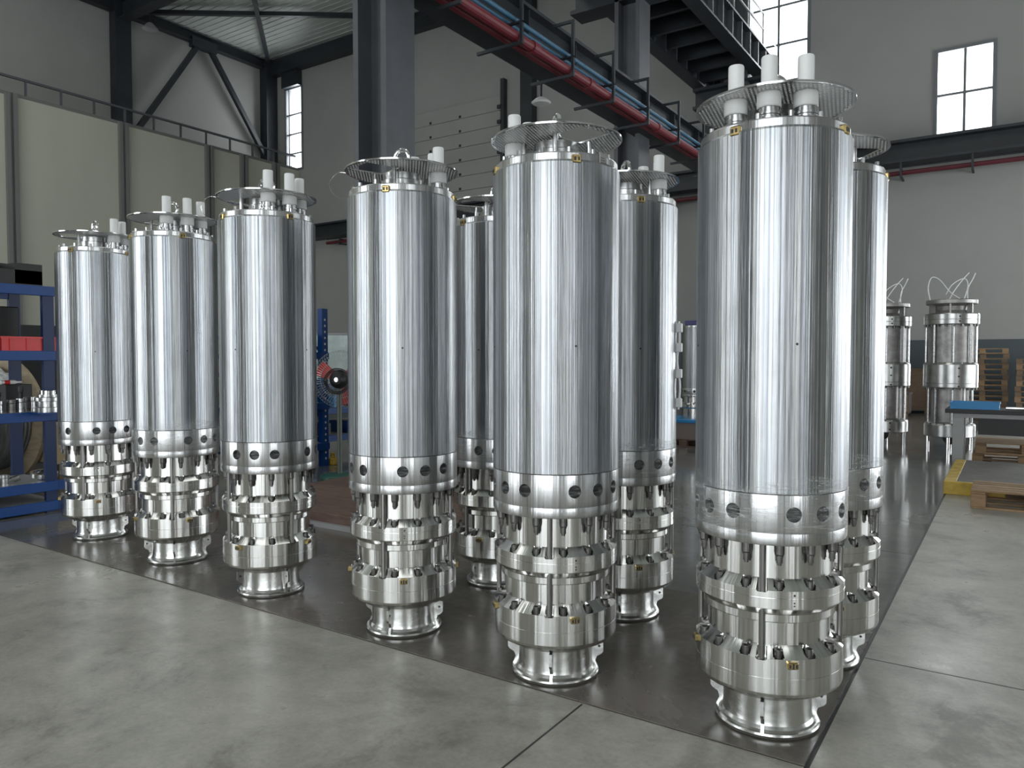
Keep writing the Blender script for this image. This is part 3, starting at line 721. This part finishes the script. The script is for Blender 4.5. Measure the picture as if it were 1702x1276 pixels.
for xx in (-.40, .3):
    tag(obj('timber_block', B((xx, xx+.14, 13.35, 14.2, 0, .0295)), M['pine_dark']), ('left' if xx < 0 else 'right')+' small timber bearer under the bench pallets', 'timber', 'bearers under the bench pallets')
# yellow edged platform
pl = empty('low_platform', (-.67, 10.28, 0), label='low grey platform with worn yellow painted edge, below the work bench', cat='platform')
obj('top', B((.13, 2.6, .05, 2.3, .02, .150)), M['slab'], pl)
obj('yellow_edge', B((0, .62, -.02, .05, 0, .155), bev=.006), M['yellow'], pl)
obj('wood_edge', B((.62, 2.6, -.02, .05, 0, .15), bev=.006), M['pine_dark'], pl)
obj('yellow_edge', B((0, .13, .05, 2.3, 0, .155), bev=.006), M['yellow'], pl)
# bench
bn = empty('work_bench', (-.78, 12.95, 0), label='grey steel work bench with black top at the right edge', cat='table')
obj('bench_top', B((-.06, 2.3, -.05, .75, .80, .86), bev=.004), M['black'], bn)
obj('top_frame', B((.05, 2.2, .0, .05, .735, .80), (.05, 2.2, .65, .7, .735, .80), (.05, .1, .05, .65, .735, .80), (2.15, 2.2, .05, .65, .735, .80)), M['table_grey'], bn)
for xx in (.04, 2.06):
    for yy in (-.02, .62): obj('leg', B((xx, xx+.14, yy, yy+.08, 0, .735), bev=.004), M['table_grey'], bn)
dw = obj('drawer_box', B((.36, .93, .06, .6, .49, .734)), M['black'], bn)
obj('drawer_edge', B((.93, .945, .055, .6, .48, .734)), M['white2'], dw)
def tray(name, loc, rz, w, d, h, mt, label, cat='crate', ribs=4):
    t = empty(name, loc, rz, label, cat)
    bm = B((0, w, 0, d, 0, .01), (0, w, 0, .012, .01, h), (0, w, d-.012, d, .01, h), (0, .012, .012, d-.012, .01, h), (w-.012, w, .012, d-.012, .01, h)); obj('shell', bm, M[mt], t)
    obj('rim', B((-.012, w+.012, -.012, 0, h-.02, h), (-.012, w+.012, d, d+.012, h-.02, h), (-.012, 0, 0, d, h-.02, h), (w, w+.012, 0, d, h-.02, h)), M[mt], t)
    for i in range(ribs):
        u = w*(i+.5)/ribs
        obj('rib', B((u-.006, u+.006, -.01, 0, .01, h-.02)), M[mt], t)
    return t
tray('blue_tray', (-.78, 13.0, .86), 0, .62, .45, .10, 'bin', 'bright blue plastic tray standing on the work bench')
tag(obj('paper', B((-.72, -.25, 13.05, 13.4, .873, .90)), M['white']), 'white papers lying inside the blue tray', 'paper')
for k, (a, b) in enumerate(((13.1, .885), (13.28, .88))):
    tag(obj('steel_bar', T([(-.08, a, b), (.36, a+.02, b)], .02, 10), M['bright'], smooth=True), ('nearer' if k == 0 else 'farther')+' bright steel bar lying beside the blue tray on the bench', 'bar')
# crates near the back wall
cr = empty('wooden_crate', (-3.3, 25.0, 0), label='tall brown plywood crate against the dark painted wall band', cat='crate')
obj('side_panel', B((0, 1.3, 0, 1.0, .1, 1.24)), M['crate'], cr)
obj('lid', B((-.03, 1.33, -.04, 1.04, 1.24, 1.31)), M['crate'], cr)
for xx in (0, 1.2): obj('batten', B((xx, xx+.1, -.025, 0, .1, 1.24)), M['pine_dark'], cr)
obj('batten', B((.1, 1.2, -.025, 0, .1, .2)), M['pine_dark'], cr); obj('batten', B((.1, 1.2, -.025, 0, 1.12, 1.22)), M['pine_dark'], cr)
for xx in (.05, .6, 1.15): obj('skid', B((xx, xx+.1, 0, 1, 0, .1)), M['pine_dark'], cr)
cr = empty('slatted_crate', (-3.25, 22.75, 0), label='low weathered slatted crate in front of the tall brown crate', cat='crate')
for k in range(4): obj('slat', B((.02+k*.22, .02+k*.22+.17, 0, .03, .12, .62)), M['grey_wood'], cr)
obj('lid', B((-.03, .93, -.04, .8, .62, .68)), M['grey_wood'], cr)
obj('bottom_rail', B((0, .9, -.02, 0, .1, .17)), M['pine_dark'], cr)
obj('lining', B((.02, .88, .035, .75, .12, .62)), M['card'], cr)
for k in range(3): obj('side_slat', B((.885, .91, .05+k*.25, .25+k*.25, .12, .62)), M['grey_wood'], cr)
for xx in (.05, .7): obj('skid', B((xx, xx+.12, 0, .75, 0, .12)), M['pine_dark'], cr)

# something on a blue sheeted pallet between the pumps
far = empty('distant_pump', (-4.94, 13.53, .50), R(-70), 'pale pump with dark ports on a blue covered pallet, glimpsed between two pumps', 'pump')
s_ = Matrix.Scale(.76, 4)
for k in ('upper_bowl', 'port_skirt', 'strainer', 'motor_jacket', 'top_flange'):
    me = PM[k].copy(); me.transform(Matrix.Translation((0, 0, -.24)) @ s_); obj(k, me, None, far)
obj('base', L([(0, 0), (.22, 0), (.22, .18), (.0, .18)], 32), M['machined'], far)
tag(obj('violet_cloth', B((-5.10, -4.82, 13.42, 13.62, 2.22, 2.31), (-5.06, -4.86, 13.39, 13.42, 2.23, 2.27), bev=.01), mat('violet_cloth', (.10, .09, .22), .7)), 'small violet cloth bundle on top of the distant pale pump', 'cloth')
pallet((-5.62, 13.03, 0), 0, 'reddish pallet under the blue sheet behind the pumps', 'ply', w=1.3, d=1.0)
tag(obj('pallet_load', B((-5.57, -4.37, 13.08, 13.98, .145, .44)), mat('wrapped_load', (.20, .16, .15), .5)), 'wrapped low load under the blue sheet behind the pumps', 'box')
tag(obj('blue_cover', B((-5.60, -4.34, 13.05, 14.01, .44, .499), bev=.01), M['bin']), 'bright blue cover sheet under the distant pale pump', 'cover')
tag(obj('dark_cabinet', B((-6.40, -5.85, 14.5, 15.1, 0, 1.85), bev=.01), M['black']), 'dark cabinet standing behind the blue covered pallet', 'cabinet')

# ------------------------------------------------------------------ brown platform behind the front row, blue rack, fan
pw = empty('timber_platform', (-6.9, 4.98, 0), label='reddish brown timber platform lying behind the front row of pumps', cat='platform')
for k in range(7): obj('plank', B((0, 2.75, k*.27, k*.27+.262, .115, .14), bev=.003), M['ply'], pw)
obj('edge_board', B((0, 2.75, -.03, 0, .04, .135), bev=.004), M['ply'], pw)
for k in range(4): obj('bearer', B((.05+k*.85, .15+k*.85, 0, 1.88, 0, .115)), M['pine_dark'], pw)
tag(obj('pale_sill', B((-6.9, -4.1, 4.90, 4.945, 0, .05)), M['table_grey']), 'pale strip along the foot of the brown timber platform', 'strip')

def rack(name, loc, w, d, posts_z, levels, label, beam_h=.1, braces=True, slots=True):
    """w along y, d along -x; origin at the front corner"""
    t = empty(name, loc, 0, label, 'rack')
    for yy in (0, w):
        for xx in (0, -d):
            u = obj('upright', B((xx-(.10 if slots else .05), xx, yy-.11, yy, 0, posts_z)), M['rack' if slots else 'rack_dark'], t)
            if slots and xx == 0 and yy == w:
                obj('slot', B(*[(0.001, .003, yy-.07, yy-.045, .1+.09*k, .13+.09*k) for k in range(int(posts_z/.09)-2)]), M['white2'], u, kind='stuff')
        if braces:
            z = .2
            while z < posts_z-.4:
                obj('brace', beam((-.03, yy-.05, z), (-d, yy-.05, z+.35), .02, .04), M['rack_dark'], t); z += .5
    for z in levels:
        for xx in (.02, -d-.02): obj('beam', B((xx-.03, xx+.01, 0, w-.0, z-beam_h, z), bev=.004), M['rack'], t)
        obj('shelf', B((-d, -.01, .0, w, z-.02, z)), M['table_grey'], t)
    return t
rk = rack('shelving_rack', (-8.4, 1.7, 0), 2.22, .75, 2.36, (.118, .325, 1.06, 1.69, 2.36), 'blue steel shelving rack with crates and metal parts at the left edge', slots=False, braces=False)
# extension of the beams past the upright (next bay)
for z in (.118, .325): obj('beam', B((-.02, .02, 2.22, 2.75, z-.1, z)), M['rack'], rk)
bt = empty('black_trough', (-8.75, 2.5, 2.36), label='long black open trough lying on top of the blue rack', cat='trough')
obj('side', B((-.2, .25, 0, 1.36, 0, .02), (.23, .25, 0, 1.36, .02, .16), (-.2, -.18, 0, 1.36, .02, .26)), M['black'], bt)
obj('end_plate', B((-.2, .25, 1.10, 1.36, .02, .23)), M['black'], bt)
tray('red_crate', (-8.42, 3.43, 1.69), R(90), .62, .42, .145, 'red', 'bright red plastic crate on the upper shelf of the blue rack', ribs=4)
tray('blue_bin', (-8.42, 2.80, 1.69), R(90), .58, .42, .16, 'bin', 'blue plastic bin left of the red crate, cut off by the photo edge')
tag(obj('black_case', B((-9.12, -8.85, 2.4, 3.78, 1.69, 2.16), bev=.01), M['black']), 'large black case behind the red crate on the rack', 'case')
b = tag(obj('spray_bottle', L([(0, 0), (.022, 0), (.022, .12), (.01, .15), (.01, .19), (0, .19)], 14), M['white'], None, (-8.95, 3.52, 1.40), (0, R(90), R(80)), smooth=True), 'small white and red bottle lying in front of the black case', 'bottle')
b.location = (-8.92, 3.62, 1.36)
obj('label_band', L([(.0225, .03), (.0225, .08)], 14), M['red'], b, smooth=True)
tag(obj('bottle_carton', B((-8.98, -8.82, 3.62, 3.88, 1.06, 1.335), bev=.005), M['black']), 'black carton carrying the small bottle on the middle shelf', 'box')
b.location.z = 1.358
# turned parts on the middle shelf
def turned(loc, r, h, label, top=None, mt='hub'):
    prof = [(0, 0), (r, 0), (r, h*.2), (r*.93, h*.22), (r*.93, h*.7), (r, h*.75), (r, h), (r*.7, h), (r*.7, h*.9), (0, h*.9)]
    t = empty('machined_part', loc, 0, label, 'machine part')
    obj('body', L(prof, 28), M[mt], t, smooth=True)
    if top: obj('spindle', L([(0, h*.9), (r*.35, h*.9), (r*.35, h+top*.5), (r*.5, h+top*.55), (r*.5, h+top), (0, h+top)], 16), M['black'], t, smooth=True)
    return t
turned((-8.52, 3.30, 1.06), .055, .13, 'small steel cylinder at the far left of the middle shelf')
turned((-8.52, 3.43, 1.06), .05, .12, 'steel cylinder with black spindle, left one on the middle shelf', .09)
turned((-8.50, 3.55, 1.06), .05, .13, 'dull steel cylinder between the two spindled parts', None, 'bolt')
turned((-8.50, 3.63, 1.06), .045, .14, 'steel cylinder with taller black spindle on the middle shelf', .12)
turned((-8.60, 3.72, 1.06), .05, .15, 'plain dark steel cylinder right of the spindled part', None, 'bolt')
turned((-8.50, 3.76, 1.06), .035, .15, 'slim bright steel cylinder on the middle shelf')
ft = empty('flanged_coupling', (-8.265, 3.79, 1.062), 0, 'wide stepped steel flange stack at the right end of the middle shelf', 'machine part')
obj('ring', L([(0, 0), (.12, 0), (.12, .05), (.11, .055), (.11, .11), (.13, .115), (.13, .15), (.10, .155), (.10, .18), (.05, .18), (.05, .12), (0, .12)], 36), M['hub'], ft, smooth=True)
obj('cap', L([(0, .18), (.08, .18), (.08, .22), (.06, .225), (0, .225)], 28), M['bright'], ft, smooth=True)
obj('shelf_end', B((-.10, .13, -.14, .14, -.015, 0)), M['rack'], ft)
# pipe fittings on the low shelf
for k, (yy, r, lab) in enumerate(((3.35, .07, 'chrome pipe clamp at the left of the low rack shelf'), (3.52, .05, 'small steel pipe elbow lying on the low rack shelf'), (3.86, .13, 'thin bright steel ring leaning on the low rack shelf'))):
    t = empty('pipe_clamp', (-8.55, yy, .325+(.03 if k < 2 else .06)), 0, lab, 'pipe fitting')
    tilt = R(20+25*k)
    o = obj('ring', L([(r*.8, -.02), (r, -.02), (r, .02), (r*.8, .02)], 28, closed=True), M['bright'], t, smooth=True); o.rotation_euler = (0, tilt if k == 2 else .3, .4)
    if k == 2: o.rotation_euler = (0, .15, 0); obj('stand', B((-.05, .05, -.05, .05, -.06, -.02)), M['hub'], t)
    else: obj('stub', T([(0, 0, 0), (.02, .09, .03)], .03, 12), M['hub'], t, smooth=True)
for k in range(6):
    turned((-8.52+.05*(k % 2), 3.1+.07*k, .325), .028+.006*(k % 3), .08+.03*(k % 2), ORD[k]+' small steel fitting from the left in the jumble on the low rack shelf')['group'] = 'steel fittings on the low shelf'
tag(obj('cardboard_box', B((-10.2, -9.75, 4.55, 5.0, .31, .80), bev=.004), M['card']), 'tan cardboard box seen behind the rack below the steel flange', 'box')
tag(obj('box_stand', B((-10.15, -9.8, 4.6, 4.95, 0, .309), bev=.004), M['pine_dark']), 'brown wooden stand under the tan cardboard box', 'stand')
# cable drum
dm = empty('cable_drum', (-10.75, 4.30, .83), R(14), 'big wooden cable drum wrapped in clear plastic behind the blue rack', 'drum')
bm = L([(.1, 0), (.82, 0), (.82, .05), (.1, .05)], 56, closed=True); bm.transform(Matrix.Rotation(R(-90), 4, 'X')); obj('flange', bm, M['drum_wood'], dm, smooth=True)
bm = L([(.1, -.85), (.82, -.85), (.82, -.80), (.1, -.80)], 56, closed=True); bm.transform(Matrix.Rotation(R(-90), 4, 'X')); obj('flange', bm, M['drum_wood'], dm, smooth=True)
bm = bmesh.new()
for k in range(16): lathe(bm, [(.60, -.8+k*.05), (.635, -.775+k*.05), (.60, -.75+k*.05)], 48)
bm.transform(Matrix.Rotation(R(-90), 4, 'X')); obj('cable', bm, M['coil'], dm, smooth=True, kind='stuff')
bm = bmesh.new(); n = 40; rows = []
for j in range(9):
    rows.append([bm.verts.new(((.655+random.uniform(0, .05))*cos(R(10+160*i/n)), -.78+.09*j, (.655+random.uniform(0, .05))*sin(R(10+160*i/n)))) for i in range(n+1)])
for a, b in zip(rows, rows[1:]):
    for i in range(n): bm.faces.new((a[i], a[i+1], b[i+1], b[i]))
obj('plastic_wrap', bm, M['wrap'], dm, smooth=False)
# black sheet filling the background behind the rack
tag(obj('black_backdrop', B((-12.6, -12.5, 1.0, 7.4, 0, 2.12)), M['black']), 'black backdrop behind the cable drum', 'screen')

# middle blue rack
r2 = rack('tall_rack', (-8.55, 6.35, 0), 1.5, .8, 2.35, (.35, .95, 1.7), 'tall blue rack with slotted uprights behind the floor fan')
tag(obj('teal_box', B((-9.1, -8.7, 7.1, 7.7, 1.70, 1.98), bev=.01), mat('teal', (.02, .16, .17), .5)), 'teal box on the top shelf of the tall blue rack', 'box')
tag(obj('blue_bin', B((-9.1, -8.62, 7.0, 7.7, .35, .65), bev=.02), M['bin']), 'blue bin on the lowest shelf of the tall blue rack', 'crate')
tag(obj('blue_bin', B((-9.1, -8.62, 7.0, 7.7, .95, 1.2), bev=.02), M['rack']), 'dark blue bin on the middle shelf of the tall blue rack', 'crate')
tag(obj('yellow_guard', B((-8.68, -8.50, 7.90, 8.04, 0, .1), (-8.62, -8.56, 7.94, 8.0, .1, .18), bev=.01), M['yellow']), 'yellow foot guard beside the tall blue rack', 'guard')
# pale board and a second low rack behind the fan
wb = empty('display_board', (-11.2, 9.6, 0), R(33.7), 'pale green translucent board on posts behind the fan', 'board')
obj('board', B((0, 2.2, 0, .03, 1.15, 2.05), bev=.004), M['board'], wb)
obj('top_rail', B((-.02, 2.22, -.01, .04, 2.05, 2.09)), M['table_grey'], wb)
for xx in (.1, 1.1, 2.05): obj('post', B((xx, xx+.06, .03, .08, 0, 1.4)), M['table_grey'], wb)
r3 = rack('low_rack', (-9.3, 8.3, 0), 1.7, .6, 1.25, (.35, .8, 1.2), 'low navy rack with dark parts behind the fan')
for k in range(5):
    tag(obj('parts_bin', B((-9.8, -9.35, 8.4+k*.3, 8.64+k*.3, .8 if k % 2 else .35, (.8 if k % 2 else .35)+.2), bev=.01), M[('black', 'bin', 'rack', 'black', 'white2')[k]]), ('black', 'blue', 'navy', 'second black', 'pale')[k]+' parts bin on the low navy rack behind the fan', 'bin')
# fan
Zf = Vector((-7.50, 7.08, 0))
fn = empty('pedestal_fan', Zf, R(33.7), 'black floor fan with red blades and green round base behind the pumps', 'fan')
obj('base', L([(0, 0), (.255, 0), (.26, .012), (.26, .045), (.24, .055), (.06, .07), (0, .07)], 40), M['green'], fn, smooth=True)
bm = bmesh.new(); cyl(bm, .035, .065, 1.22, 14); obj('pole', bm, M['olive'], fn, smooth=True)
hd = obj('motor', L([(0, -.16), (.06, -.15), (.105, -.10), (.125, -.02), (.12, .06), (.08, .1), (0, .1)], 28), M['black'], fn, (0, 0, 1.33), (R(-90), 0, 0), smooth=True)
obj('motor_cap', L([(0, -.172), (.03, -.17), (.035, -.15), (0, -.15)], 16), M['bright'], hd, smooth=True)
for k in range(3):
    bm = bmesh.new(); vs = []
    for (a, b) in ((.06, -.04), (.2, -.10), (.33, -.12), (.36, .0), (.33, .08), (.2, .06), (.06, .03)): vs.append((a, b))
    va = [bm.verts.new((a, b, .14+b*.35)) for a, b in vs]; vb = [bm.verts.new((a, b, .148+b*.35)) for a, b in vs]
    bm.faces.new(va); bm.faces.new(vb)
    for i in range(7): bm.faces.new((va[i], va[(i+1) % 7], vb[(i+1) % 7], vb[i]))
    obj('blade', bm, M['red'], fn, (0, 0, 1.33), (R(-90), R(90+120*k), 0))
bm = bmesh.new()
for k in range(60):
    a = 2*pi*k/60; c_, s_2 = cos(a), sin(a)
    tube(bm, [(.12*c_, .12*s_2, -.02), (.25*c_, .25*s_2, .0), (.36*c_, .36*s_2, .06), (.39*c_, .39*s_2, .13), (.36*c_, .36*s_2, .2), (.25*c_, .25*s_2, .26), (.08*c_, .08*s_2, .28)], .0024, 4)
for (r, z) in ((.39, .13), (.25, 0), (.33, .04), (.25, .26)):
    tube(bm, [(r*cos(2*pi*k/40), r*sin(2*pi*k/40), z) for k in range(40)], .003, 5, True)
gd = obj('wire_guard', bm, mat('guard_wire', (.42, .47, .46), .3, .6), fn, (0, 0, 1.33), (R(-90), 0, 0), kind='stuff')
bm = bmesh.new()
for r in (.14, .155, .17):
    tube(bm, [(r*cos(2*pi*k/30)+.01*r, -.12-.02*sin(k), 1.31+r*sin(2*pi*k/30)) for k in range(30)], .006, 6, True)
tube(bm, smoothpts([(.15, -.12, 1.25), (.17, -.12, .9), (.13, -.1, .55), (.2, -.15, .3), (.34, -.3, .02), (.8, -.5, .01)], 8), .006, 6)
obj('power_cord', bm, M['black'], fn, smooth=True)
